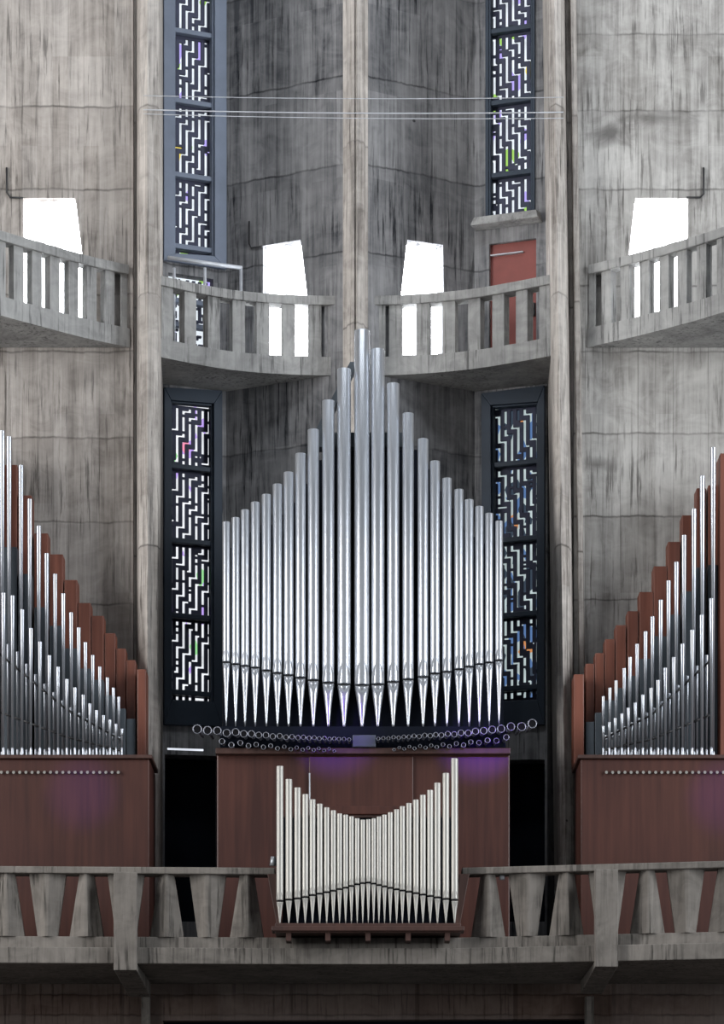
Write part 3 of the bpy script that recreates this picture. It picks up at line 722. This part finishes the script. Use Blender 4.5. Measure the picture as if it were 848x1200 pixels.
B_L = [(43, 580), (76, 628), (106, 692), (137, 738), (169, 785), (199, 824), (229, 866), (257, 895), (285, 920), (308, 950), (331, 973), (355, 990), (377, 1005), (398, 1020), (418, 1036)]
W_L = [(-180, 8, 55), (10, 60, 130), (60, 110, 235), (115, 166, 365), (168, 217, 437), (219, 266, 525), (266, 312, 604), (312, 357, 648), (357, 397, 708), (397, 432, 760), (432, 466, 800)]
conv = lambda L, ox, s: [(ox + x * s, 500 + y * s) for x, y in L]
side_organ('left side organ, slim silver pipes falling towards the centre in front of brown wooden pipes', False,
           [(-22, 440), (-6, 475), (2.5, 505)] + conv(A_L, 0, sL), [(-20, 665), (-8, 680), (4, 695)] + conv(B_L, 0, sL), [(x0 * sL, x1 * sL, 500 + y * sL) for x0, x1, y in W_L],
           [(160.5, 171, 784, .64, 'wooden_post'), (-60, -10, 520, .6, 'side_panel')], (-90, 175), None, (2, 146))
A_R = [(513, 72), (476, 170), (447, 283), (413, 373), (387, 465), (360, 529), (333, 595), (305, 652), (281, 703), (252, 746), (228, 791), (208, 829), (180, 871), (159, 896), (136, 925)]
B_R = [(507, 590), (474, 647), (441, 698), (408, 746), (378, 791), (349, 828), (324, 870), (300, 897), (272, 920), (246, 947), (222, 965), (200, 985), (177, 1000), (157, 1014), (136, 1027)]
W_R = [(495, 530, 200), (455, 490, 210), (405, 450, 303), (357, 402, 394), (308, 357, 478), (259, 310, 566), (218, 258, 632), (178, 216, 680), (141, 178, 728), (107, 141, 776), (75, 107, 812)]
side_organ('right side organ, slim silver pipes climbing away from the centre before red-brown wooden pipes', True,
           conv(A_R, 660, sL), conv(B_R, 660, sL), [(660 + x0 * sL, 660 + x1 * sL, 500 + y * sL) for x0, x1, y in W_R],
           [(672, 684, 790, .64, 'wooden_post'), (843.5, 900, 531, .45, 'side_panel')], (680, 940), None, (710, 848))

# ------------------------------------------------------------------ light
def area(loc, target, sx, sy, power, c):
    l = bpy.data.lights.new('nave_area_light', 'AREA'); l.shape = 'RECTANGLE'; l.size = sx; l.size_y = sy; l.energy = power; l.color = c
    o = bpy.data.objects.new('nave_area_light', l); col.objects.link(o); o.location = loc
    o.rotation_euler = (Vector(target) - Vector(loc)).to_track_quat('-Z', 'Y').to_euler()
    return o
area((-18.5, 26.3, 12.8), (1, 39.5, 11), 7, 17, 4500, (.99, .975, .96))
area((18.5, 26, 12.8), (-1, 39.5, 11), 7, 17, 4700, (.94, .97, 1.0))
area((-5.5, -12, 22), (0, 40, 16), 1.6, 28, 620, (.97, .98, 1.0))  # added narrow light, gives the pipes a bright stripe to reflect
area((4.5, -12, 22), (0, 40, 16), 1.0, 28, 300, (.97, .98, 1.0))  # second added light, a fainter stripe on the pipes
area((0, 33.5, 23.5), (0, 41, 16), 9, 1.5, 420, (.92, .96, 1.0))  # added overhead light brightening the upper inner walls and pipe tops
def spot(loc, target, ang, power, c, blend=1):
    l = bpy.data.lights.new('violet_spot', 'SPOT'); l.spot_size = math.radians(ang); l.energy = power; l.color = c; l.spot_blend = blend; l.shadow_soft_size = .08
    o = bpy.data.objects.new('violet_spot', l); col.objects.link(o); o.location = loc
    o.rotation_euler = (Vector(target) - Vector(loc)).to_track_quat('-Z', 'Y').to_euler()
V = (.28, .08, 1.0)
spot((-2.0, 30, 10), P(395, 862, 38.3), 9, 1900, V)
spot((3.0, 30, 10), P(560, 865, 38.3), 9, 2300, V)
spot((-3.5, 30, 10), P(95, 930, 38.0), 8, 350, (.45, .1, 1.0))
spot((4.6, 30, 10), P(848, 935, 38.0), 8, 450, (.5, .1, .9))

w = bpy.data.worlds.new('World'); bpy.context.scene.world = w; w.use_nodes = True
bg = w.node_tree.nodes['Background']; bg.inputs[0].default_value = (.62, .78, 1.0, 1); bg.inputs[1].default_value = .06

# ------------------------------------------------------------------ camera
cam = bpy.data.cameras.new('Camera'); co = bpy.data.objects.new('Camera', cam); col.objects.link(co)
co.location = (0, 0, EYE); co.rotation_euler = (math.radians(90), 0, 0)
cam.sensor_width = 36; cam.sensor_fit = 'AUTO'; cam.lens = F / 1200 * 36; cam.shift_y = (HY - 600) / 1200
cam.clip_end = 200
sc = bpy.context.scene; sc.camera = co
sc.view_settings.view_transform = 'Standard'; sc.view_settings.look = 'None'; sc.view_settings.gamma = 1
sc.view_settings.use_curve_mapping = False; sc.view_settings.exposure = 0.0
